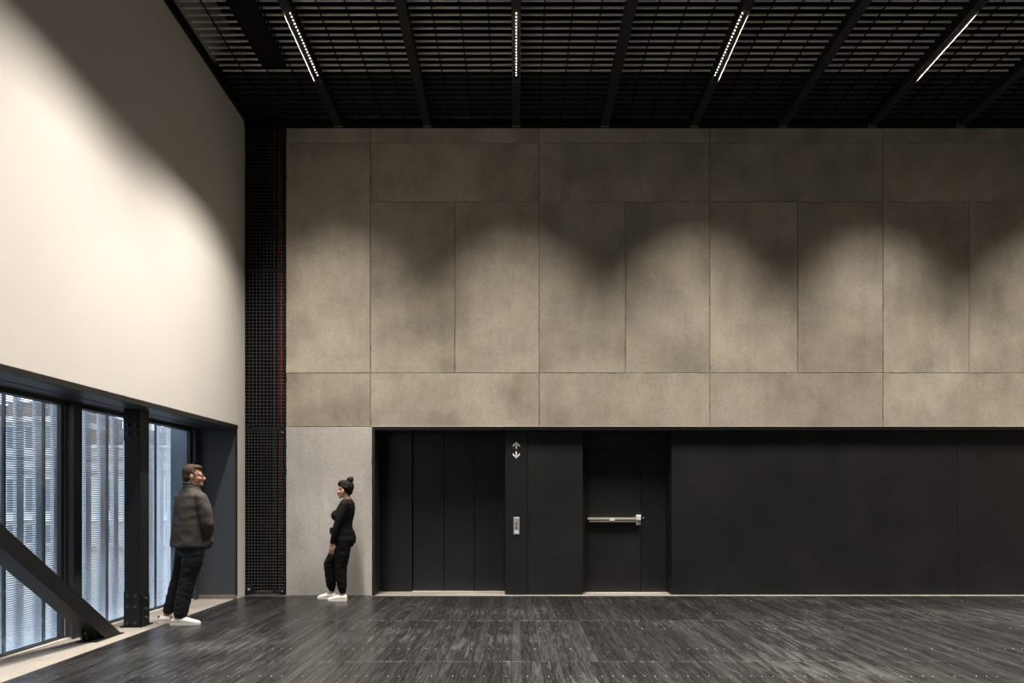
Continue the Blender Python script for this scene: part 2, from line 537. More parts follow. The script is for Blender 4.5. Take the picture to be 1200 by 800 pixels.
# joint fins: the ragged lip where the pours met
# rest of the shell (outside the picture)
o = struct(MB().box(XR, XR + 0.2, YB, WY + 0.6, -0.12, TOP).build('wall_right', M['concrete']))
tag(o, 'concrete end wall of the hall', 'wall')
o = struct(MB().box(XL - 0.75, XR + 0.2, YB - 0.2, YB, -0.12, TOP).build('wall_front', M['black_panel']))
tag(o, 'dark wall behind the viewer', 'wall')

# ---- the dark opening
op = empty('wall_opening', (0, 0, 0)); struct(op); tag(op, 'row of blackened panels set into the concrete wall', 'panelling')
XO = wx(436)
MB().box(XO, XR, WY + 0.006, WY + 0.72, HEAD - 0.04, HEAD).build('soffit', M['trim_black'], op)
MB().box(XO, XO + 0.035, WY + 0.006, WY + 0.72, 0.003, HEAD - 0.04).build('side_frame', M['trim_black'], op)
MB().box(XO, XR, WY + 0.72, WY + 0.75, 0.003, HEAD).build('back_plate', M['trim_black'], op)
# lit aluminium edge over the opening
MB().box(XO, XR, WY - 0.004, WY + 0.03, HEAD + 0.001, HEAD + 0.008).build('edge_strip', M['alu'], op)
# flush wall panels
PY = WY + 0.10
def panel(x0, x1, z0, z1, y=PY, d=0.03, mat=None, name='panel', parent=None):
    return MB().slab(x0 + 0.002, x1 - 0.002, y, y + d, z0, z1, 0.003).build(name, mat or M['black_panel'], parent or op)
XA, XB, XD0, XD1 = -0.162, 0.162, 0.973, 2.27
panel(XB, XD0, 0.008, HEAD - 0.04)
panel(XD1, 6.45, 0.012, HEAD - 0.04)
panel(6.45, 10.6, 0.012, HEAD - 0.04)
panel(10.6, XR, 0.012, HEAD - 0.04)
# reveals of the two recesses
MB().box(XD0 - 0.03, XD0, PY + 0.03, WY + 0.40, 0.003, HEAD - 0.04).build('reveal', M['black_panel'], op)
MB().box(XD1, XD1 + 0.03, PY + 0.03, WY + 0.40, 0.003, HEAD - 0.04).build('reveal', M['black_panel'], op)
MB().box(XA, XA + 0.03, PY + 0.03, WY + 0.70, 0.003, HEAD - 0.04).build('reveal', M['black_panel'], op)

# ---- lift doors, four tall leaves stepping in depth
lift = empty('door_1', ((-2.13 - 0.168) / 2, WY + 0.45, 0)); struct(lift)
tag(lift, 'dark metal lift doors of four tall leaves', 'lift doors')
xs = [-2.05, -1.574, -1.097, -0.632, -0.10]
lx, ly = lift.location.x, lift.location.y
for k in range(4):
    y = (0.0, 0.045, 0.030, 0.015)[k]
    MB().slab(xs[k] + 0.003 - lx, xs[k + 1] - 0.003 - lx, y, y + 0.03, 0.012, HEAD - 0.045, 0.004).build('leaf', M['black_panel_smooth'], lift)
for k in range(3):   # pale light gaps and sill under the leaves
    MB().box(xs[k + 1] - lx, xs[k + 2] - lx, -0.03, 0.06, 0.003, 0.008).build('door_track', M['alu'], lift)

# ---- call column between the lift and the panel
cc = empty('lift_call_column', (0, PY, 0.003))
tag(cc, 'narrow black column between lift doors and wall panel, carrying the lift controls', 'column')
MB().slab(XA + 0.002, XB - 0.002, -0.012, 0.03, 0.005, HEAD - 0.045, 0.004).build('casing', M['black_panel_smooth'], cc)
def arrow(z, up, mat):
    s = 1 if up else -1
    m = MB()
    y0, y1 = -0.0145, -0.012
    def poly(pts):
        n = len(pts)
        v = [(x, y0, zz) for x, zz in pts] + [(x, y1, zz) for x, zz in pts]
        m.add(v, [tuple(range(n)), tuple(range(2 * n - 1, n - 1, -1))] + [(i, (i + 1) % n, n + (i + 1) % n, n + i) for i in range(n)])
    t = 0.011
    poly([(-t, z - s * 0.046), (t, z - s * 0.046), (t, z + s * 0.035), (-t, z + s * 0.035)])
    for e in (-1, 1):
        poly([(0, z + s * 0.056), (e * 0.052, z + s * 0.006), (e * 0.052, z - s * 0.022), (0, z + s * 0.028)])
    return m.build('direction_arrow', mat, cc)
zc_ = lambda py: EYE + (583 - py) / 80.2 - 0.003
arrow(zc_(522), True, M['paint_shaded'])  # white arrow too; the shade under the soffit is put into its grey
arrow(zc_(532.5), False, M['paint_white'])
cp = MB().slab(-0.040, 0.046, -0.022, -0.012, zc_(626), zc_(606), 0.003).build('call_plate', M['steel_plate'], cc)
for zz in (zc_(613), zc_(618)):
    MB().cyl((0.003, -0.0225, zz), (0.003, -0.029, zz), 0.016, 14).build('button', M['mark_dark'], cp)
MB().slab(-0.024, 0.03, -0.024, -0.022, zc_(624.5), zc_(621.5), 0.001).build('notice_plate', M['paint_white'], cp)

# ---- fire door with push bar
dr = empty('door_2', (1.62, WY + 0.33, 0)); struct(dr); tag(dr, 'dark flush door with a steel push bar', 'door')
dx, dy = dr.location.x, dr.location.y
D0, D1, D2 = 1.02, 1.862, 2.262
MB().slab(D0 + 0.012 - dx, D1 - 0.003 - dx, 0.0, 0.045, 0.012, 2.155, 0.004).build('door_leaf', M['black_panel'], dr)
MB().slab(D1 + 0.003 - dx, D2 - 0.012 - dx, 0.004, 0.049, 0.012, 2.155, 0.004).build('side_leaf', M['black_panel_smooth'], dr)
MB().slab(XD0 + 0.002 - dx, D2 + 0.005 - dx, -0.006, 0.05, 2.163, HEAD - 0.045, 0.004).build('header', M['black_panel'], dr)
MB().box(XD0 + 0.002 - dx, D0 + 0.009 - dx, -0.02, 0.05, 0.003, 2.163).build('door_frame', M['trim_black'], dr)
MB().box(D2 - 0.009 - dx, XD1 - 0.001 - dx, -0.02, 0.05, 0.003, 2.163).build('door_frame', M['trim_black'], dr)
MB().box(D0 - dx, D2 - dx, -0.10, 0.05, 0.003, 0.010).build('door_sill', M['alu'], dr)
pb = MB().box(1.085 - dx, 1.79 - dx, -0.062, -0.014, 1.06, 1.078)
pb.box(1.095 - dx, 1.79 - dx, -0.050, -0.001, 1.078, 1.098)
pb.hexa([(1.062 - dx, -0.072, 1.098), (1.79 - dx, -0.072, 1.098), (1.79 - dx, -0.001, 1.098), (1.075 - dx, -0.001, 1.098),
         (1.058 - dx, -0.068, 1.124), (1.79 - dx, -0.068, 1.124), (1.79 - dx, -0.001, 1.124), (1.07 - dx, -0.001, 1.124)])
bar = pb.build('push_bar', M['chrome'], dr)
MB().box(1.385 - dx, 1.46 - dx, -0.076, -0.071, 1.078, 1.12).build('bar_badge', M['paint_white'], bar)
MB().slab(1.785 - dx, 1.85 - dx, -0.085, -0.001, 1.085, 1.165, 0.008).build('latch_case', M['paint_white'], bar)
MB().slab(1.787 - dx, 1.848 - dx, -0.06, -0.001, 1.015, 1.084, 0.01).build('latch_foot', M['chrome'], bar)
MB().cyl((1.90 - dx, 0.003, 1.118), (1.90 - dx, -0.012, 1.118), 0.012, 10).build('lock_cylinder', M['chrome'], dr)

# ---- service riser behind the wire mesh
rs = empty('wall_riser'); struct(rs); tag(rs, 'black service riser beside the white wall', 'riser')
MB().box(XL, XC0 + 0.02, WY + 0.62, WY + 0.64, 0, TOP).build('riser_back', M['void'], rs)
MB().box(XL - 0.04, XL, WY + 0.02, WY + 0.64, 0, TOP).build('riser_side', M['void'], rs)
MB().box(XC0 - 0.001, XC0 + 0.02, WY + 0.09, WY + 0.64, 0, TOP).build('riser_side', M['void'], rs)

# ---- ceiling: deck, beams, cross bars, slats
ce = empty('ceiling'); struct(ce); tag(ce, 'dark open ceiling of slats carried on black beams', 'ceiling')
MB().box(XL - 0.75, XR + 0.2, YB - 0.2, WY + 0.64, TOP, TOP + 0.1).build('roof_deck', M['void'], ce)
def sloped(x0, x1, y0, y1, h0, h1):
    return [(x0, y0, zb(y0) + h0), (x1, y0, zb(y0) + h0), (x1, y1, zb(y1) + h0), (x0, y1, zb(y1) + h0),
            (x0, y0, zb(y0) + h1), (x1, y0, zb(y0) + h1), (x1, y1, zb(y1) + h1), (x0, y1, zb(y1) + h1)]
BX = [-2.565 + 1.2825 * k for k in range(-1, 12)]
BH = 0.056
LAMP_X = [-2.565 + 2.565 * k for k in range(0, 6)]
LAMP_Y = [(7.76 - 2.565 * k, 8.95 - 2.565 * k) for k in range(0, 3)]
ADDED_FILL = (6.72, 7.42)  # added unseen fill strip, straightens the light edge on the white wall
for x in BX:
    if x in BX[1::2]:
        # lamp beams: solid between the lamps
        segs, y = [], YB
        for a, b in sorted(LAMP_Y + ([ADDED_FILL] if x < -2 else [])):
            segs.append((y, a - 0.03)); y = b + 0.03
        segs.append((y, WY))
        m = MB()
        for a, b in segs:
            m.hexa(sloped(x - BH, x + BH, a, b, 0.0, 0.22))
        m.hexa(sloped(x - BH, x + BH, YB, WY, 0.085, 0.23))
        m.build('beam', M['beam'], ce)
    else:
        MB().hexa(sloped(x - BH, x + BH, YB, WY, 0.0, 0.22) if x > -3.5 else sloped(XL + 0.001, XL + 0.03, YB, WY, 0.09, 0.22)).build('beam', M['beam'], ce)
PITCH = 0.108
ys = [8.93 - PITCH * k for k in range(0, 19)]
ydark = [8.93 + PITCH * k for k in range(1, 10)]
bays = [(BX[i], BX[i + 1]) for i in range(0, 9)]
def slat_mesh(w, mat, h=0.022, t=0.008):
    v = sloped(0, w, -t / 2, t / 2, 0, 0)
    return MB().box(0, w, -t / 2, t / 2, 0, h).mesh('slat', mat)
bw_ = 1.2825 - 2 * BH
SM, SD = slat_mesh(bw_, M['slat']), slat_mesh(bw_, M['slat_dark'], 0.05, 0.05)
for (a, b) in bays:
    for y in ys:
        o = bpy.data.objects.new('slat', SM); o.location = (max(a, XL + 0.001 - BH) + BH, y, zb(y) + 0.115); link(o, ce)
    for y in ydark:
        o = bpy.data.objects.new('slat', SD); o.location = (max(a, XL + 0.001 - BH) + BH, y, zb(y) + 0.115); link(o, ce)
# more of the same nearer than the picture reaches
mm = MB()
for k in range(19, 125):
    y = 8.93 - PITCH * k
    mm.box(XL, XR, y - 0.004, y + 0.004, zb(y) + 0.115, zb(y) + 0.133)
mo = mm.build('slats', M['slat'], ce); mo['kind'] = 'stuff'
for (a, b) in [(BX[i], BX[i + 1]) for i in range(0, 12)]:
    for k in (1, 2, 3):
        x = a + 1.2825 * k / 4
        MB().hexa(sloped(x - 0.006, x + 0.006, YB, WY - 0.02, 0.100, 0.114)).build('cross_bar', M['void'], ce)
for x in BX[1:]:
    MB().box(x - BH - 0.004, x + BH + 0.004, WY - 0.06, WY - 0.03, zb(WY) - 0.006, zb(WY) + 0.07).build('end_bracket', M['bracket'], ce)
# dark board over the slats that closes the void from above
MB().hexa(sloped(XL, XR, 8.98, WY, 0.17, 0.19)).build('void_cover', M['void'], ce)
# wall angle along the back
MB().box(XL + 0.01, XR, WY - 0.03, WY - 0.001, zb(WY) - 0.004, zb(WY) + 0.125).build('wall_angle', M['void'], ce)

# ---- window band in the white wall
GX = -4.55
wd = empty('window_1', (GX, 6.0, 0)); struct(wd); tag(wd, 'long low window band with dark frames under the white wall', 'window')
def wpart(name, mat, *boxes):
    m = MB()
    for b in boxes:
        m.box(b[0] - GX, b[1] - GX, b[2] - 6.0, b[3] - 6.0, b[4], b[5])
    return m.build(name, mat, wd)
WN = 1.2     # near end of the band, outside the picture
wpart('head_fascia', M['trim_black'], (XL - 0.03, XL + 0.012, WN, 9.735, WH - 0.052, WH + 0.004))
wpart('soffit', M['frame'], (GX + 0.06, XL - 0.03, WN, 9.73, WH - 0.045, WH - 0.005))
wpart('soffit_reveal', M['trim_black'], (GX + 0.30, GX + 0.312, WN, 9.73, WH - 0.049, WH - 0.044))
wpart('head_frame', M['trim_black'], (GX - 0.05, GX + 0.06, WN, 9.62, WH - 0.09, WH))
wpart('sill_frame', M['trim_black'], (GX - 0.05, GX + 0.03, WN, 9.62, 0.002, 0.032))
wpart('sill_strip', M['alu'], (GX + 0.03, GX + 0.085, WN, 9.62, 0.002, 0.018))
wpart('jamb_panel', M['jamb'], (GX - 0.05, XL - 0.006, 9.70, 9.73, 0.058, WH - 0.045))
wpart('jamb_edge', M['trim_black'], (XL - 0.012, XL + 0.004, 9.695, 9.735, 0.058, WH - 0.045))
wpart('jamb_plinth', M['sill'], (GX - 0.05, XL - 0.001, 9.68, 9.73, 0.002, 0.058))
wpart('return_pier', M['return'], (-4.83, GX - 0.055, 9.66, 9.95, -0.3, 3.1))
wpart('corner_post', M['frame'], (GX, GX + 0.10, 9.585, 9.70, 0.002, WH - 0.045))
wpart('corner_post', M['trim_black'], (GX + 0.012, GX + 0.05, 9.54, 9.585, 0.002, WH - 0.045))
wpart('near_panel', M['jamb'], (GX - 0.03, GX, YB, WN, 0.0, WH))
mull = [9.60, 7.0, 4.85, 2.7]
for y in mull:
    if y < 9:
        wpart('mullion', M['frame'], (GX - 0.04, GX + 0.10, y - 0.065, y + 0.065, 0.002, WH - 0.045))
        wpart('mullion_cap', M['trim_black'], (GX + 0.10, GX + 0.112, y - 0.065, y + 0.065, 0.002, WH - 0.045))
        wpart('sash', M['frame'], (GX - 0.02, GX + 0.022, y - 0.125, y - 0.075, 0.03, WH - 0.09))
        wpart('glazing_strip', M['alu'], (GX + 0.0, GX + 0.024, y - 0.074, y - 0.066, 0.03, WH - 0.09))
edges = [WN] + sorted(mull)
for a, b in zip(edges[:-1], edges[1:]):
    wpart('pane', M['glass'], (GX - 0.012, GX - 0.004, a + 0.06, b - 0.06 if b > 9 else b - 0.12, 0.03, WH - 0.09))

# ================================================================== things
# ---- linear ceiling lamps
def strip_lamp(x, ya, yb, label, group, part=1.0):
    yc = (ya + yb) / 2
    t = empty('linear_ceiling_lamp', (x, yc, zb(yc)))
    tag(t, label, 'ceiling light', group)
    z0 = zb(yc)
    def sl(x0, x1, y0, y1, h0, h1):
        return [(p[0] - x, p[1] - yc, p[2] - z0) for p in sloped(x0, x1, y0, y1, h0, h1)]
    MB().hexa(sl(x - 0.048, x + 0.048, ya, yb, 0.06, 0.084)).build('housing', M['beam'], t)
    for e in (-1, 1):
        x0, x1 = sorted((x + e * 0.046, x + e * 0.055))
        MB().hexa(sl(x0, x1, ya - 0.025, yb + 0.025, -0.014, 0.084)).build('side_lip', M['beam'], t)
        MB().hexa(sl(x + e * 0.0455 - 0.001, x + e * 0.0455 + 0.001, ya - 0.02, yb + 0.02, -0.014, -0.006)).build('lip_highlight', M['lip'], t)  # paler strip paints in the lit line along the lip's lower edge
    d = MB()
    n = 22 if part == 1.0 else 13
    for k in range(n):
        y = ya + 0.03 + (yb - ya - 0.06) * k / (n - 1)
        d.cyl((0, y - yc, zb(y) - z0 + 0.060), (0, y - yc, zb(y) - z0 + 0.054), 0.0068, 8, 0.006)
    lr = d.build('led_row', M['led'], t); lr['kind'] = 'stuff'
    ld = bpy.data.lights.new('led_light', 'AREA')
    ld.shape = 'RECTANGLE'
    ld.size = 0.016
    ld.size_y = yb - ya - 0.08
    ld.energy = LAMP_WATTS * part * (yb - ya) / 1.19
    ld.color = LAMP_COLOR
    ld.spread = LAMP_ANGLE
    lo = bpy.data.objects.new('led_light', ld)
    lo.location = (0, 0, 0.050)
    lo.rotation_euler = (-math.atan(SL), 0, 0)
    link(lo, t)
    return t
names = {0: 'lit linear ceiling lamp nearest the white wall', 1: 'lit linear ceiling lamp straight above the lift controls',
         2: 'lit linear ceiling lamp above the end of the push-bar door', 3: 'lit linear ceiling lamp farthest to the right'}
for j, (ya, yb) in enumerate(LAMP_Y):
    for i, x in enumerate(LAMP_X):
        if j == 0 and i < 4:
            strip_lamp(x, ya, yb, names[i], 'linear lamps in the ceiling beams')
        else:
            strip_lamp(x, ya, yb, 'linear ceiling lamp outside the picture', 'linear lamps outside the picture')

strip_lamp(LAMP_X[0], ADDED_FILL[0], ADDED_FILL[1], 'added short fill light for the white wall, unseen above the upper edge of the picture', 'linear lamps outside the picture', 0.45)

# ---- cable tray under the slats beside the white wall
ct = empty('cable_tray', (-3.05, 4.0, zb(4.0) + 0.03))
tag(ct, 'black cable tray hung under the slats beside the white wall', 'cable tray')
def tray(name, x0, x1, y0, y1, h0, h1):
    v = [(p[0] + 3.05, p[1] - 4.0, p[2] - zb(4.0) - 0.03) for p in sloped(x0, x1, y0, y1, h0, h1)]
    return MB().hexa(v).build(name, M['void'], ct)
tray('tray_floor', -3.2, -2.9, YB, 8.7, 0.03, 0.036)
tray('tray_side', -3.204, -3.2, YB, 8.7, 0.03, 0.07)
tray('tray_side', -2.9, -2.896, YB, 8.7, 0.03, 0.07)
for y in (6.4, 7.6, 8.5):
    tray('hanger', -3.06, -3.04, y, y + 0.02, 0.036, 0.3)

# ---- bolted steel column in the window recess
def bolt(m, p, d, r=0.017, h=0.016):
    p, d = Vector(p), Vector(d)
    m.cyl(p, p + d * 0.006, r * 1.25, 12)
    m.cyl(p + d * 0.006, p + d * (0.006 + h), r, 6)
col = empty('steel_column', (-4.21, 7.67, 0.002))
tag(col, 'black bolted steel column standing on the window sill', 'column')
hw, hd = 0.088, 0.09
m = MB().box(-hw, hw, -hd, hd, 0.0, WH - 0.048)
m.build('shaft', M['steel'], col)
MB().box(-hw - 0.03, hw + 0.03, -hd - 0.03, hd + 0.03, 0.0, 0.014).build('base_plate', M['steel'], col)
MB().box(-hw, hw, -hd - 0.012, -hd, 0.014, 0.39).build('splice_plate', M['steel'], col)
MB().box(hw, hw + 0.010, -hd + 0.01, hd - 0.01, 0.014, 0.34).build('splice_plate', M['steel'], col)
MB().box(-hw, hw, -hd - 0.012, -hd, 2.04, WH - 0.05).build('splice_plate', M['steel'], col)
for z in (0.345, 0.225, 0.045):
    for e in (-0.045, 0.040):
        b = MB(); bolt(b, (e, -hd - 0.012, z), (0, -1, 0)); b.build('bolt', M['bolt'], col)
for z in (0.30, 0.185, 0.09):
    b = MB(); bolt(b, (hw + 0.010, 0.0, z), (1, 0, 0)); b.build('bolt', M['bolt'], col)
for z in (2.30, 2.21, 2.12):
    for e in (-0.045, 0.045):
        b = MB(); bolt(b, (e, -hd - 0.012, z), (0, -1, 0)); b.build('bolt', M['bolt'], col)

# ---- diagonal brace running up towards the viewer
br = empty('diagonal_brace', (-4.21, 7.22, 0.002))
tag(br, 'black diagonal steel brace rising from the sill to the left', 'brace')
ang = math.radians(35.6)
ca, sa = math.cos(ang), math.sin(ang)
th = 0.155 / ca       # vertical height of the section
run = (WH - 0.06) / math.tan(ang)
v = []
# foot is cut level with the sill
v = [(-hw, -th / math.tan(ang), 0.0), (hw, -th / math.tan(ang), 0.0), (hw, 0.0, 0.0), (-hw, 0.0, 0.0)]
v += [(x, y - run, z + WH - 0.06) for x, y, z in v]
m = MB().hexa(v)
m.build('brace_shaft', M['steel'], br)
MB().box(-hw - 0.02, hw + 0.015, -th / math.tan(ang) - 0.18, 0.02, 0.0, 0.012).build('foot_plate', M['steel'], br)
y0 = -th / math.tan(ang)
MB().hexa([(-hw, y0 - 0.10, 0.012), (0.03, y0 - 0.10, 0.012), (0.03, y0 + 0.03, 0.012), (-hw, y0 + 0.03, 0.012),
           (-hw, y0 - 0.16, 0.12), (0.03, y0 - 0.16, 0.12), (0.03, y0 - 0.12, 0.12), (-hw, y0 - 0.12, 0.12)]).build('gusset', M['steel'], br)
for x in (-0.07, -0.02):
    for z in (0.04, 0.085):
        b = MB(); bolt(b, (x, y0 - 0.115 - z * 0.4, z), (0, -1, 0), 0.014); b.build('bolt', M['bolt'], br)

# ---- wire mesh panels in front of the riser
def mesh_panel(z0, z1, step, label, plates):
    x0, x1 = XL + 0.012, XC0 - 0.012
    xc = (x0 + x1) / 2
    t = empty('wire_mesh_panel', (xc, WY + 0.012, z0))
    tag(t, label, 'mesh panel', 'wire mesh panels over the riser')
    w, h = x1 - x0, z1 - z0
    m = MB(); r = 0.0036
    nx, nz = round(w / step), round(h / step)
    for i in range(nx + 1):
        x = -w / 2 + w * i / nx
        m.box(x - r, x + r, -r, r, 0.0, h)
    for j in range(nz + 1):
        z = h * j / nz
        m.box(-w / 2, w / 2, -3 * r, -r, max(0, z - r), min(h, z + r))
    o = m.build('wire_grid', M['wire'], t, fix=False); o['kind'] = 'stuff'
    for e in (-1, 1):
        MB().box(e * w / 2 - 0.006, e * w / 2 + 0.006, -0.008, 0.02, 0, h).build('frame_bar', M['steel'], t)
    MB().box(-w / 2, w / 2, -0.009, 0.02, h - 0.022, h).build('frame_bar', M['steel'], t)
    MB().box(-w / 2, w / 2, -0.009, 0.02, 0, 0.016).build('frame_bar', M['steel'], t)
    for (px, pz, s) in plates:
        pl = MB().box(px - s, px + s, -0.018, -0.011, pz - s, pz + s).build('corner_plate', M['steel'], t)
        b = MB(); bolt(b, (px, -0.018, pz), (0, -1, 0), 0.008 if s < 0.05 else 0.015, 0.006)
        b.build('bolt', M['grey_pipe'] if s < 0.025 else M['steel_plate'], pl)
    return t
HW = (XC0 - XL) / 2 - 0.02
zm1, zm2 = wz(501.5), wz(316)
mesh_panel(0.03, zm1 - 0.012, 0.044, 'lower black wire mesh panel standing on the floor beside the pier', [(-HW + 0.045, 0.065, 0.055), (HW - 0.03, 0.04, 0.03), (HW - 0.03, zm1 - 0.09, 0.03)])
mesh_panel(zm1 + 0.004, zm2 - 0.01, 0.050, 'middle black wire mesh panel with a red pipe showing behind', [(-HW + 0.03, 0.03, 0.022), (HW - 0.03, 0.03, 0.022), (-HW + 0.03, zm2 - zm1 - 0.05, 0.022)])
mesh_panel(zm2 + 0.004, 6.98, 0.050, 'upper black wire mesh panel reaching up to the ceiling', [(-HW + 0.03, 0.03, 0.022), (HW - 0.03, 0.03, 0.022)])
o = MB().cyl((-3.445, WY + 0.16, 0.003), (-3.445, WY + 0.16, 7.6), 0.045, 14).build('red_riser_pipe', M['red_pipe'], smooth=True)
tag(o, 'red vertical pipe behind the wire mesh', 'pipe')
o = MB().cyl((-3.60, WY + 0.30, 0.003), (-3.60, WY + 0.30, 7.6), 0.02, 12).build('grey_riser_pipe', M['grey_pipe'], smooth=True)
tag(o, 'grey vertical pipe behind the wire mesh', 'pipe')

# ---- louvred screen outside the glass
M['louvre'] = plain('pale_louvre_metal', (0.42, 0.45, 0.50), 0.5, 0.2, 0.06, 4)
M['louvre_dark'] = plain('blue_black_rail', (0.05, 0.06, 0.085), 0.5)
SX = -5.08
sn = empty('louvre_screen', (SX, 6.0, -0.3))
tag(sn, 'pale metal louvre screen with upright fins outside the window', 'screen')
m = MB()
z = -0.2
while z < 2.75:
    m.box(-0.006, 0.012, -4.6, 4.9, z, z + 0.0095)
    z += 0.023
o = m.build('louvres', M['louvre'], sn, fix=False); o['kind'] = 'stuff'
fy = 10.25
while fy > 2.0:
    f = MB()
    z = -0.2
    while z < 3.1:
        f.box(-0.07, -0.03, fy - 0.05 - 6.0, fy + 0.05 - 6.0, z + 0.008, z + 0.022)
        z += 0.023
    f.box(-0.10, -0.07, fy - 0.008 - 6.0, fy + 0.008 - 6.0, -0.2, 3.1)
    f.build('fin', M['louvre'], sn, fix=False)
    fy -= 0.2845
ry = 9.40
while ry > 2.0:
    MB().box(0.16, 0.185, ry - 0.012 - 6.0, ry + 0.012 - 6.0, -0.1, 3.1).build('upright_rail', M['louvre_dark'], sn)
    ry -= 0.5565

# ---- buildings across the street
M['stone'] = plain('pale_stone', (0.42, 0.42, 0.42), 0.9, 0, 0.10, 0.6)
M['stone_band'] = plain('stone_band', (0.25, 0.25, 0.26), 0.9, 0, 0.1, 0.6)
M['stone_light'] = plain('light_cornice', (0.55, 0.55, 0.55), 0.9, 0, 0.06, 0.6)
M['brick'] = plain('brown_brick', (0.14, 0.11, 0.10), 0.9, 0, 0.25, 2.5)
M['far_glass'] = plain('far_window_glass', (0.10, 0.12, 0.15), 0.15)
M['asphalt'] = plain('street_asphalt', (0.22, 0.22, 0.23), 0.9)
BY = 28.0
def bx_(px): return (px - 605.0) * BY / F_PX
def bz_(py): return EYE + (583.0 - py) * BY / F_PX
GZ = -6.0
o = struct(MB().box(-60, XL - 1.6, -30, 60, GZ - 0.2, GZ).build('ground_street', M['asphalt']))
tag(o, 'grey street far below the window', 'ground')
def building(name, label, px0, px1, pyt, mat, storeys, parapet=None, wpx=16, x_far=None):
    X0, X1 = (x_far if x_far is not None else bx_(px0)), bx_(px1)
    t = empty(name, ((X0 + X1) / 2, BY, GZ)); tag(t, label, 'building')
    cx = (X0 + X1) / 2
    zt = bz_(pyt)
    MB().box(X0 - cx, X1 - cx, 0, 9, 0, zt - GZ).build('wall', mat, t)
    for (pa, pb, mt, d) in storeys:
        MB().box(X0 - cx, X1 - cx, -d, 0.0, bz_(pb) - GZ, bz_(pa) - GZ).build('stone_band', mt, t)
    return t, cx, X0, X1
t, cx, X0, X1 = building('stone_building', 'pale stone building with dark bands seen through the left of the window', 0, 66, 489, M['stone'],
    [(489, 495, M['stone_light'], 0.35), (534, 537, M['stone_band'], 0.1), (550, 554, M['stone_band'], 0.12), (604, 610, M['stone_light'], 0.2), (640, 645, M['stone_band'], 0.12)], x_far=-34.0)
for px0, px1 in ((-52, -20), (3, 31), (34, 48), (50, 61)):
    q = MB().box(bx_(px0) - cx, bx_(px1) - cx, 0.3, 5, bz_(489) - GZ, bz_(471 if px0 < 40 else 477) - GZ).build('brick_attic', M['brick'], t)
    MB().box(bx_(px0) - cx - 0.05, bx_(px1) - cx + 0.05, 0.2, 5.1, bz_(471 if px0 < 40 else 477) - GZ, bz_(470 if px0 < 40 else 476) - GZ).build('coping', M['stone_band'], q)
for pr, pb in ((499, 526), (560, 600), (614, 636)):
    for px0 in range(-80, 60, 22):
        w = MB().box(bx_(px0) - cx, bx_(px0 + 9) - cx, -0.02, 0.05, bz_(pb) - GZ, bz_(pr) - GZ).build('window', M['stone_light'], t)
        MB().box(bx_(px0 + 0.8) - cx, bx_(px0 + 8.2) - cx, -0.04, -0.02, bz_(pb - 1) - GZ, bz_(pr + 1) - GZ).build('pane', M['far_glass'] if px0 % 44 else M['stone_band'], w)
t, cx, X0, X1 = building('long_building', 'long lower pale building with brick top seen between the window posts', 67, 290, 522, M['stone'],
    [(522, 525, M['stone_light'], 0.25), (536, 539, M['stone_band'], 0.1), (551, 555, M['stone_band'], 0.12), (604, 610, M['stone_light'], 0.2), (640, 645, M['stone_band'], 0.12)])
MB().box(X0 - cx, X1 - cx, 0.6, 6, bz_(522) - GZ, bz_(505) - GZ).build('brick_attic', M['brick'], t)
for k, px0 in enumerate(range(70, 280, 13)):
    h = 505 - (3, 6, 2, 8, 4)[k % 5]
    MB().box(bx_(px0) - cx, bx_(px0 + 4 + (k % 3) * 2) - cx, 1.0, 2.2, bz_(505) - GZ, bz_(h) - GZ).build('roof_vent', M['brick'] if k % 2 else M['stone_band'], t)
for pr, pb in ((560, 600), (614, 636)):
    for px0 in range(74, 280, 24):
        w = MB().box(bx_(px0) - cx, bx_(px0 + 10) - cx, -0.02, 0.05, bz_(pb) - GZ, bz_(pr) - GZ).build('window', M['stone_light'], t)
        MB().box(bx_(px0 + 0.8) - cx, bx_(px0 + 9.2) - cx, -0.04, -0.02, bz_(pb - 1) - GZ, bz_(pr + 1) - GZ).build('pane', M['far_glass'] if px0 % 48 else M['stone_band'], w)

# ================================================================== people
M['skin'] = plain('skin', (0.52, 0.32, 0.235), 0.5, 0, 0.05, 12, 0.02, 0.4)
M['skin_man'] = plain('skin_man', (0.48, 0.28, 0.20), 0.5, 0, 0.05, 12, 0.02, 0.4)
M['eye_white'] = plain('eye_white', (0.7, 0.68, 0.65), 0.3)
M['eye_dark'] = plain('eye_dark', (0.02, 0.015, 0.01), 0.2)
M['lip_skin'] = plain('lip_skin', (0.36, 0.13, 0.11), 0.45)
M['hair_dark'] = plain('dark_brown_hair', (0.010, 0.007, 0.0055), 0.75, 0, 0.4, 40, 0.3, 0.2, 120)
M['hair_brown'] = plain('short_brown_hair', (0.050, 0.031, 0.020), 0.75, 0, 0.4, 40, 0.3, 0.25, 120)
M['black_knit'] = plain('black_knit', (0.0065, 0.0065, 0.0068), 0.8, 0, 0.2, 14, 0.35, 0.15, 16)
M['black_jersey'] = plain('black_jersey', (0.0055, 0.0055, 0.0058), 0.85, 0, 0.2, 10, 0.4, 0.12, 12)
M['jacket'] = plain('grey_brown_jacket', (0.048, 0.041, 0.041), 0.8, 0, 0.15, 8, 0.5, 0.3, 11)
M['jeans'] = plain('black_blue_jeans', (0.008, 0.009, 0.013), 0.8, 0, 0.2, 12, 0.5, 0.3, 15)
M['shoe_white'] = plain('white_shoe_leather', (0.72, 0.70, 0.67), 0.5, 0, 0.04, 20)
M['sole_white'] = plain('white_rubber_sole', (0.66, 0.63, 0.60), 0.6, 0, 0.05, 20)
M['shoe_dark'] = plain('dark_shoe_trim', (0.03, 0.03, 0.035), 0.6)
M['yellow'] = plain('yellow_trim', (0.26, 0.25, 0.05), 0.7)
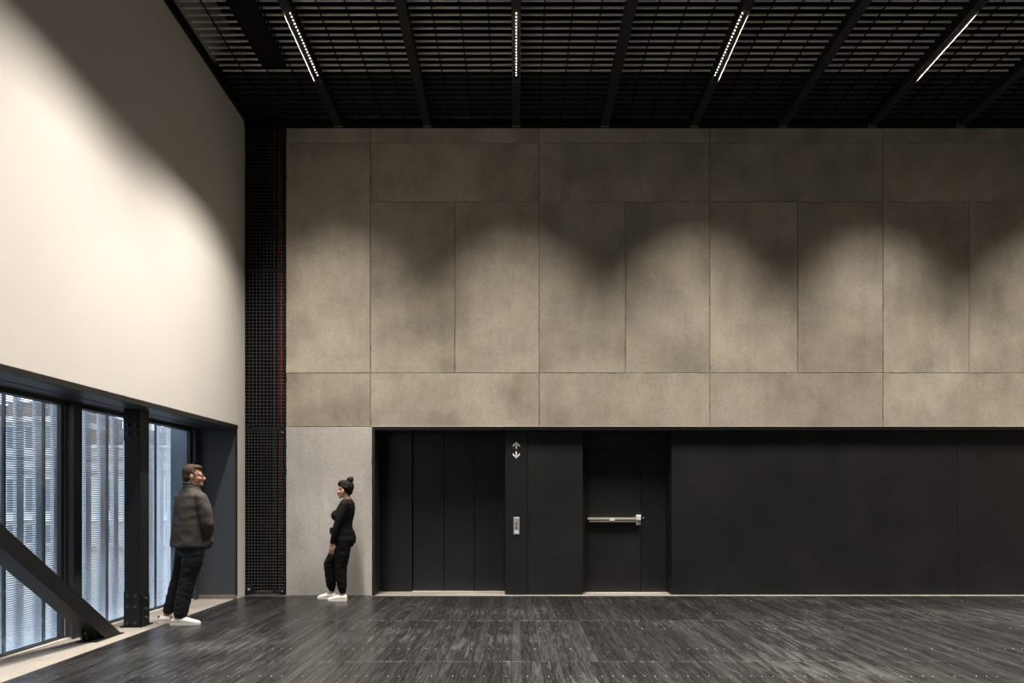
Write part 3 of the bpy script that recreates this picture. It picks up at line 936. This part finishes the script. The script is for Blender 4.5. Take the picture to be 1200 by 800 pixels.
M['glasses'] = plain('brown_glasses', (0.10, 0.03, 0.02), 0.3)

def hand(m, wrist, d, n, side, size=1.0, curl=0.5):
    """palm and five fingers. d: towards the finger tips, n: palm normal, side: +1 thumb along d x n"""
    w, d, n = Vector(wrist), Vector(d).normalized(), Vector(n)
    n = (n - d * n.dot(d)).normalized()
    s = d.cross(n) * side          # towards the thumb
    k = size
    for e in (-0.028, -0.009, 0.010, 0.027):
        m.cap(w + s * e * 0.7 * k - d * 0.01, w + d * 0.085 * k + s * e * k, 0.016 * k, 0.0125 * k, 8)
    lens = (0.068, 0.080, 0.075, 0.058)
    for e, l in zip((0.029, 0.010, -0.010, -0.028), lens):
        p = w + d * 0.088 * k + s * e * k
        a = curl * 0.55
        d1 = (d * math.cos(a) + n * math.sin(a)).normalized()
        q = p + d1 * l * 0.48 * k
        a2 = a + curl * 0.9
        d2 = (d * math.cos(a2) + n * math.sin(a2)).normalized()
        r = q + d2 * l * 0.32 * k
        a3 = a2 + curl * 0.6
        d3 = (d * math.cos(a3) + n * math.sin(a3)).normalized()
        t = r + d3 * l * 0.24 * k
        m.cap(p, q, 0.0092 * k, 0.0086 * k, 8); m.cap(q, r, 0.0086 * k, 0.0078 * k, 8); m.cap(r, t, 0.0078 * k, 0.0068 * k, 8)
    p = w + d * 0.025 * k + s * 0.026 * k
    q = p + (d * 0.62 + s * 0.68 + n * 0.35).normalized() * 0.042 * k
    r = q + (d * 0.90 + s * 0.25 + n * 0.40).normalized() * 0.032 * k
    t = r + (d * 0.95 + n * 0.35).normalized() * 0.022 * k
    m.cap(p, q, 0.0145 * k, 0.0115 * k, 8); m.cap(q, r, 0.0112 * k, 0.0098 * k, 8); m.cap(r, t, 0.0096 * k, 0.0078 * k, 8)

def shoe(parent, heel, d, length, trim=True, w=0.05):
    """low white trainer: heel point on the ground, d its direction"""
    h, d = Vector(heel), Vector((d[0], d[1], 0)).normalized()
    s = Vector((-d.y, d.x, 0))
    U = Vector((0, 0, 1))
    prof = [(0.0, 0.60), (0.04, 0.80), (0.15, 0.88), (0.35, 0.80), (0.55, 0.92), (0.72, 1.0), (0.86, 0.86), (0.95, 0.58), (1.0, 0.18)]
    # upper: cross sections along the foot
    tops = [0.070, 0.086, 0.092, 0.094, 0.084, 0.064, 0.054, 0.044, 0.026]
    m = MB(); n = 14; v = []
    for (t, ww), tp in zip(prof, tops):
        c = h + d * (t * length)
        for i in range(n):
            a = 2 * math.pi * i / n
            x, z = math.cos(a), math.sin(a)
            wz_ = w * ww * (0.96 if z < 0 else (1 - 0.38 * z))
            v.append(c + s * (x * wz_) + U * (0.012 + (tp - 0.012) * (0.5 + 0.5 * z)))
    f = []
    for j in range(len(prof) - 1):
        o = j * n
        f += [(o + i, o + (i + 1) % n, o + n + (i + 1) % n, o + n + i) for i in range(n)]
    f += [tuple(reversed(range(n))), tuple(range((len(prof) - 1) * n, len(prof) * n))]
    m.add(v, f)
    up = m.build('shoe', M['shoe_white'], parent, smooth=True)
    sm = MB(); out = []
    for t, ww in prof: out.append((t, ww * 1.08))
    ring = [h + d * ((t * 1.02 - 0.01) * length) + s * (ww * w) for t, ww in out] + [h + d * ((t * 1.02 - 0.01) * length) - s * (ww * w) for t, ww in reversed(out)]
    k = len(ring)
    sm.add([p + U * 0.0 for p in ring] + [p + U * 0.026 for p in ring],
           [tuple(reversed(range(k))), tuple(range(k, 2 * k))] + [(i, (i + 1) % k, k + (i + 1) % k, k + i) for i in range(k)])
    sm.build('sole', M['sole_white'], up)
    lc = MB()
    for t in (0.44, 0.51, 0.58, 0.65):
        c = h + d * (t * length)
        zt = 0.090 - (t - 0.44) * 0.14
        lc.cap(c - s * 0.02 + U * (zt - 0.004), c + s * 0.02 + U * (zt - 0.004), 0.0035, 0.0035, 6)
    lc.build('laces', M['sole_white'], up, smooth=True)
    if trim:
        c = h + d * 0.012
        MB().ell(c + U * 0.070, (0.016, 0.030, 0.020), d, 10).build('heel_tab', M['shoe_dark'], up, smooth=True)
    return up

def face(t, c, Hf, up0, skinm, eye_z, eye_f, eye_s, mouth):
    """eyes and lips as small parts"""
    Hf = Vector((Hf[0], Hf[1], 0)).normalized(); s = Vector((-Hf.y, Hf.x, 0)); c = Vector(c)
    for e in (-1, 1):
        p = c + Hf * eye_f + s * (e * eye_s) + Vector((0, 0, eye_z))
        eb = MB().ell(p, (0.010, 0.013, 0.008), Hf, 10).build('eye', M['eye_white'], t, smooth=True)
        MB().ell(p + Hf * 0.006, (0.0055, 0.006, 0.006), Hf, 8).build('iris', M['eye_dark'], eb, smooth=True)
    p = c + Hf * mouth[0] + Vector((0, 0, mouth[1]))
    MB().ell(p + Vector((0, 0, 0.005)), (0.010, 0.022, 0.006), Hf, 10).ell(p - Vector((0, 0, 0.005)), (0.011, 0.019, 0.007), Hf, 10).build('lips', M['lip_skin'], t, smooth=True)

# ---- woman in black, side on, near the pier
W = empty('person', (-2.467, 9.62, 0.0))
tag(W, 'person in black top and joggers with hair in a bun, standing by the pier', 'person')
Fw, Lw = (-1, 0, 0), (0, -1, 0)
def wp(px, py, y=0.0): return ((px - 398) * 0.0119, y, (702 - py) * 0.0119)
# body
b = MB()
b.ell((0.088, 0, 1.560), (0.095, 0.072, 0.098), Fw)                       # skull
b.ell((0.058, 0, 1.490), (0.064, 0.057, 0.070), Fw)                       # face
b.ell((0.022, 0, 1.436), (0.032, 0.034, 0.026), Fw)                       # chin and jaw
b.cap((0.095, -0.03, 1.452), (0.030, -0.018, 1.436), 0.022, 0.016).cap((0.095, 0.03, 1.452), (0.030, 0.018, 1.436), 0.022, 0.016)
b.cap((-0.002, 0, 1.532), (-0.030, 0, 1.498), 0.008, 0.0095)              # nose
b.ell((-0.022, 0, 1.490), (0.013, 0.016, 0.009), Fw)
b.ell((-0.002, -0.028, 1.546), (0.010, 0.022, 0.008), Fw).ell((-0.002, 0.028, 1.546), (0.010, 0.022, 0.008), Fw)   # brow
b.ell((0.012, -0.040, 1.498), (0.022, 0.018, 0.020), Fw).ell((0.012, 0.040, 1.498), (0.022, 0.018, 0.020), Fw)     # cheeks
for e in (-1, 1):
    b.ell((0.074, e * 0.082, 1.506), (0.019, 0.011, 0.032), Fw)           # ears
    b.cap((0.080, e * 0.082, 1.526), (0.070, e * 0.074, 1.480), 0.009, 0.008)
b.cap((0.125, 0, 1.34), (0.102, 0, 1.47), 0.055, 0.047)                   # neck
b.loft([((0.075, 0, 0.80), 0.13, 0.10), ((0.07, 0, 0.90), 0.15, 0.11), ((0.062, 0, 1.02), 0.125, 0.095), ((0.075, 0, 1.19), 0.145, 0.11),
        ((0.105, 0, 1.33), 0.15, 0.085), ((0.115, 0, 1.39), 0.06, 0.05)], Lw, Fw)
sh_l, el_l, wr_l = (0.115, -0.165, 1.325), (0.025, -0.20, 1.035), (-0.045, -0.185, 0.79)
sh_r, el_r, wr_r = (0.10, 0.165, 1.325), (0.04, 0.215, 1.045), (-0.05, 0.185, 0.82)
for s_, e_, w_ in ((sh_l, el_l, wr_l), (sh_r, el_r, wr_r)):
    b.chain([s_, e_, w_], [0.045, 0.036, 0.025])
hand(b, wr_l, (-0.10, 0.05, -1.0), (-0.15, 1, 0), 1, 0.95, 0.42)
hand(b, wr_r, (-0.10, -0.05, -1.0), (-0.15, -1, 0), -1, 0.95, 0.42)
hipL, kneeL, ankL = (0.080, -0.085, 0.83), (0.050, -0.09, 0.475), (0.080, -0.10, 0.085)
hipR, kneeR, ankR = (0.065, 0.085, 0.83), (-0.150, 0.09, 0.490), (-0.125, 0.085, 0.085)
for h_, k_, a_ in ((hipL, kneeL, ankL), (hipR, kneeR, ankR)):
    b.chain([h_, k_, a_], [0.075, 0.052, 0.033])
    b.cap(a_, (a_[0] - 0.09, a_[1], 0.045), 0.030, 0.024)
b.fuse('body', M['skin'], W, 0.0052, 4)
face(W, (0.058, 0, 1.49), Fw, None, None, 0.032, 0.060, 0.030, (0.070, -0.026))
# hair: scalp, nape and bun
hr = MB()
hr.ell((0.116, 0, 1.574), (0.096, 0.086, 0.098), Fw)
hr.ell((0.062, 0, 1.612), (0.080, 0.074, 0.056), Fw)
hr.ell((0.140, 0, 1.515), (0.054, 0.066, 0.066), Fw)
hr.cap((0.05, -0.066, 1.59), (0.12, -0.074, 1.555), 0.014, 0.02).cap((0.05, 0.066, 1.59), (0.12, 0.074, 1.555), 0.014, 0.02)
hair = hr.fuse('hair', M['hair_dark'], W, 0.006, 3)
bn = MB().ell((0.156, 0, 1.668), (0.048, 0.050, 0.040), Fw).ell((0.170, 0.012, 1.690), (0.030, 0.034, 0.024), Fw).ell((0.146, -0.02, 1.680), (0.030, 0.028, 0.024), Fw).cap((0.145, 0, 1.63), (0.15, 0, 1.655), 0.028, 0.03)
bn.fuse('bun', M['hair_dark'], hair, 0.005, 3)
# top
tp = MB()
tp.loft([((0.075, 0, 0.86), 0.172, 0.140), ((0.07, 0, 0.95), 0.162, 0.130), ((0.064, 0, 1.02), 0.142, 0.116), ((0.066, 0, 1.10), 0.148, 0.122),
         ((0.080, 0, 1.19), 0.160, 0.132), ((0.098, 0, 1.28), 0.168, 0.120), ((0.112, 0, 1.345), 0.150, 0.098), ((0.118, 0, 1.382), 0.095, 0.074), ((0.117, 0, 1.402), 0.068, 0.062)], Lw, Fw, power=2.2)
for e in (-1, 1):
    tp.ell((-0.015, e * 0.072, 1.175), (0.078, 0.072, 0.080), Fw)
tp.chain([sh_l, (0.075, -0.195, 1.18), el_l, (-0.012, -0.195, 0.91), (-0.040, -0.186, 0.815)], [0.070, 0.062, 0.054, 0.045, 0.036])
tp.chain([sh_r, (0.075, 0.20, 1.18), el_r, (-0.01, 0.20, 0.93), (-0.042, 0.187, 0.845)], [0.070, 0.062, 0.054, 0.045, 0.036])
tp.fuse('knit_top', M['black_knit'], W, 0.008, 5)
ring = MB()
for i in range(24):
    a0, a1 = 2 * math.pi * i / 24, 2 * math.pi * (i + 1) / 24
    P = lambda a: (0.113 + 0.060 * math.cos(a), 0.062 * math.sin(a), 1.402 + 0.012 * math.cos(a))
    ring.cap(P(a0), P(a1), 0.0035, 0.0035, 6)
ring.build('neck_trim', M['yellow'], W, smooth=True)
# joggers
pt = MB()
pt.loft([((0.078, 0, 0.74), 0.13, 0.11), ((0.080, 0, 0.82), 0.178, 0.142), ((0.075, 0, 0.90), 0.178, 0.145), ((0.07, 0, 0.965), 0.166, 0.133)], Lw, Fw, power=2.2)
for e in (-1, 1):
    pt.ell((0.135, e * 0.075, 0.845), (0.088, 0.090, 0.100), Fw)
pt.chain([hipL, (0.07, -0.09, 0.64), kneeL, (0.055, -0.095, 0.32), (0.066, -0.098, 0.20), (0.076, -0.10, 0.135)], [0.118, 0.102, 0.082, 0.074, 0.064, 0.046])
pt.chain([hipR, (-0.04, 0.088, 0.66), kneeR, (-0.140, 0.088, 0.32), (-0.132, 0.086, 0.20), (-0.125, 0.085, 0.135)], [0.118, 0.106, 0.086, 0.077, 0.066, 0.046])
pt.fuse('joggers', M['black_jersey'], W, 0.008, 5, wrinkle=0.004, wscale=(7, 7, 13))
pc = MB().slab(-0.050, 0.010, -0.06, 0.06, -0.045, 0.045, 0.008)
pc.v = [(x - 0.065, y, z + 0.960) for x, y, z in pc.v]
pc.build('waist_pouch', M['black_knit'], W)
shoe(W, (0.135, -0.10, 0), (-1, -0.05), 0.262, False, 0.046)
shoe(W, (-0.065, 0.085, 0), (-1, 0.03), 0.262, False, 0.046)

# ---- man in grey-brown jacket, seen from behind, looking right
P_ = empty('person', (-3.72, 7.80, 0.0))
tag(P_, 'person in grey-brown jacket, dark jeans and white shoes, seen from behind at the window', 'person')
Fm, Lm = Vector((0.55, 0.835, 0)), Vector((-0.835, 0.55, 0))
Hm = Vector((0.95, 0.31, 0)).normalized(); Sm = Vector((-Hm.y, Hm.x, 0))
HC = Vector((0.066, 0, 0))
def hp(f, s, z): return HC + Hm * f + Sm * s + Vector((0, 0, z))
b = MB()
b.ell(hp(0, 0, 1.695), (0.100, 0.077, 0.100), Hm)
b.ell(hp(0.040, 0, 1.630), (0.066, 0.062, 0.075), Hm)
b.ell(hp(0.082, 0, 1.572), (0.032, 0.036, 0.026), Hm)
for e in (-1, 1):
    b.cap(hp(-0.005, e * 0.042, 1.600), hp(0.070, e * 0.020, 1.572), 0.024, 0.018)
    b.ell(hp(0.086, e * 0.030, 1.688), (0.011, 0.024, 0.009), Hm)
    b.ell(hp(0.078, e * 0.040, 1.632), (0.022, 0.018, 0.022), Hm)
    b.ell(hp(0.004, e * 0.081, 1.655), (0.020, 0.010, 0.034), Hm)
b.cap(hp(0.096, 0, 1.672), hp(0.130, 0, 1.634), 0.009, 0.012)
b.ell(hp(0.114, 0, 1.628), (0.014, 0.018, 0.010), Hm)
b.cap((0.052, 0, 1.46), (0.062, 0, 1.60), 0.066, 0.058)
TX = 0.05
b.loft([((0.045, 0, 0.82), 0.15, 0.11), ((0.045, 0, 0.95), 0.155, 0.115), ((0.05, 0, 1.15), 0.155, 0.115), ((0.05, 0, 1.36), 0.185, 0.11), ((0.05, 0, 1.47), 0.13, 0.08), ((0.052, 0, 1.52), 0.06, 0.06)], Lm, Fm)
shR = Vector((TX, 0, 1.405)) - Lm * 0.185; elR = Vector((0.278, -0.10, 1.135)); wrR = Vector((0.230, 0.035, 1.000))
shL = Vector((TX, 0, 1.405)) + Lm * 0.185; elL = Vector((-0.135, 0.185, 1.135)); wrL = Vector((0.005, 0.245, 1.000))
for s_, e_, w_ in ((shR, elR, wrR), (shL, elL, wrL)):
    b.chain([s_, e_, w_], [0.052, 0.042, 0.030])
hand(b, wrR, (-0.12, 0.16, -0.6), -Lm * -1, 1, 0.80, 0.5)
hand(b, wrL, (0.16, -0.02, -0.6), -Lm, -1, 0.80, 0.5)
hR, kR, aR = (0.112, -0.055, 0.86), (0.040, -0.045, 0.525), (-0.055, -0.055, 0.09)
hL, kL, aL = (-0.035, 0.065, 0.86), (-0.118, 0.070, 0.515), (-0.240, 0.035, 0.10)
for h_, k_, a_ in ((hR, kR, aR), (hL, kL, aL)):
    b.chain([h_, k_, a_], [0.085, 0.060, 0.038])
    b.cap(a_, (a_[0] + 0.11, a_[1], 0.045), 0.034, 0.026)
b.fuse('body', M['skin_man'], P_, 0.0056, 4)
face(P_, hp(0.04, 0, 1.63), Hm, None, None, 0.042, 0.058, 0.031, (0.067, -0.030))
hr = MB()
hr.ell(hp(-0.016, 0, 1.712), (0.098, 0.083, 0.090), Hm)
hr.ell(hp(-0.050, 0, 1.655), (0.060, 0.072, 0.075), Hm)
hr.ell(hp(0.034, 0, 1.755), (0.074, 0.066, 0.040), Hm)
hr.cap(hp(0.012, -0.074, 1.70), hp(0.022, -0.074, 1.665), 0.014, 0.010).cap(hp(0.012, 0.074, 1.70), hp(0.022, 0.074, 1.665), 0.014, 0.010)
hr.fuse('hair', M['hair_brown'], P_, 0.006, 2)
g = MB()
for e in (-1, 1):
    g.cap(hp(0.0, e * 0.083, 1.672), hp(0.100, e * 0.070, 1.676), 0.0035, 0.0035, 6)
    for i in range(14):
        a0, a1 = 2 * math.pi * i / 14, 2 * math.pi * (i + 1) / 14
        g.cap(hp(0.112 - abs(math.cos(a0)) * 0.004, e * (0.036 + 0.026 * math.cos(a0)), 1.668 + 0.019 * math.sin(a0)),
              hp(0.112 - abs(math.cos(a1)) * 0.004, e * (0.036 + 0.026 * math.cos(a1)), 1.668 + 0.019 * math.sin(a1)), 0.003, 0.003, 6)
g.cap(hp(0.113, -0.012, 1.672), hp(0.113, 0.012, 1.672), 0.003, 0.003, 6)
g.build('glasses', M['glasses'], P_, smooth=True)
# jacket
jk = MB()
jk.loft([((0.030, 0, 0.868), 0.215, 0.168), ((0.032, 0, 0.90), 0.218, 0.170), ((0.038, 0, 1.02), 0.212, 0.165), ((0.045, 0, 1.15), 0.205, 0.158), ((0.05, 0, 1.28), 0.208, 0.150),
         ((0.05, 0, 1.38), 0.212, 0.138), ((0.05, 0, 1.44), 0.190, 0.120), ((0.05, 0, 1.485), 0.140, 0.098), ((0.052, 0, 1.52), 0.095, 0.088), ((0.055, 0, 1.565), 0.082, 0.082)], Lm, Fm, power=2.5)
jk.chain([shR, (shR + elR) / 2 + Vector((0.01, -0.01, 0.02)), elR, (elR + wrR) / 2, wrR + Vector((0, 0, 0.02))], [0.078, 0.074, 0.068, 0.062, 0.054])
jk.chain([shL, (shL + elL) / 2, elL, (elL + wrL) / 2, wrL + Vector((0, 0, 0.02))], [0.078, 0.074, 0.068, 0.062, 0.054])
# pocket flaps over the hands and soft folds above the hem
jk.ell(wrR + Vector((-0.03, 0.03, -0.07)), (0.07, 0.065, 0.095), Hm)
jk.ell(wrL + Vector((0.03, -0.03, -0.07)), (0.07, 0.065, 0.095), Hm)
jo = jk.fuse('jacket', M['jacket'], P_, 0.008, 6, wrinkle=0.006, wscale=(6, 6, 9))
cl = MB()
for i in range(20):
    a0, a1 = 2 * math.pi * i / 20, 2 * math.pi * (i + 1) / 20
    Q = lambda a: Vector((0.056, 0, 1.562 - 0.018 * math.sin(a))) + Lm * (0.076 * math.cos(a)) + Fm * (0.076 * math.sin(a))
    cl.cap(Q(a0), Q(a1), 0.017, 0.017, 8)
cl.build('collar', M['jacket'], jo, smooth=True)
# jeans
jn = MB()
jn.loft([((0.045, 0, 0.76), 0.13, 0.11), ((0.045, 0, 0.84), 0.178, 0.140), ((0.042, 0, 0.92), 0.178, 0.140)], Lm, Fm, power=2.3)
jn.chain([hR, (0.085, -0.05, 0.69), kR, (-0.005, -0.05, 0.32), (-0.040, -0.055, 0.135)], [0.115, 0.108, 0.090, 0.082, 0.074])
jn.chain([hL, (-0.070, 0.075, 0.69), kL, (-0.182, 0.052, 0.30), (-0.222, 0.040, 0.155)], [0.112, 0.100, 0.080, 0.068, 0.060])
jn.fuse('jeans', M['jeans'], P_, 0.008, 5, wrinkle=0.005, wscale=(7, 7, 14))
shoe(P_, (-0.140, -0.075, 0.0), (1, 0.10), 0.315, True, 0.052)
shoe(P_, (-0.318, -0.010, 0.002), (1, 0.42), 0.300, True, 0.052)
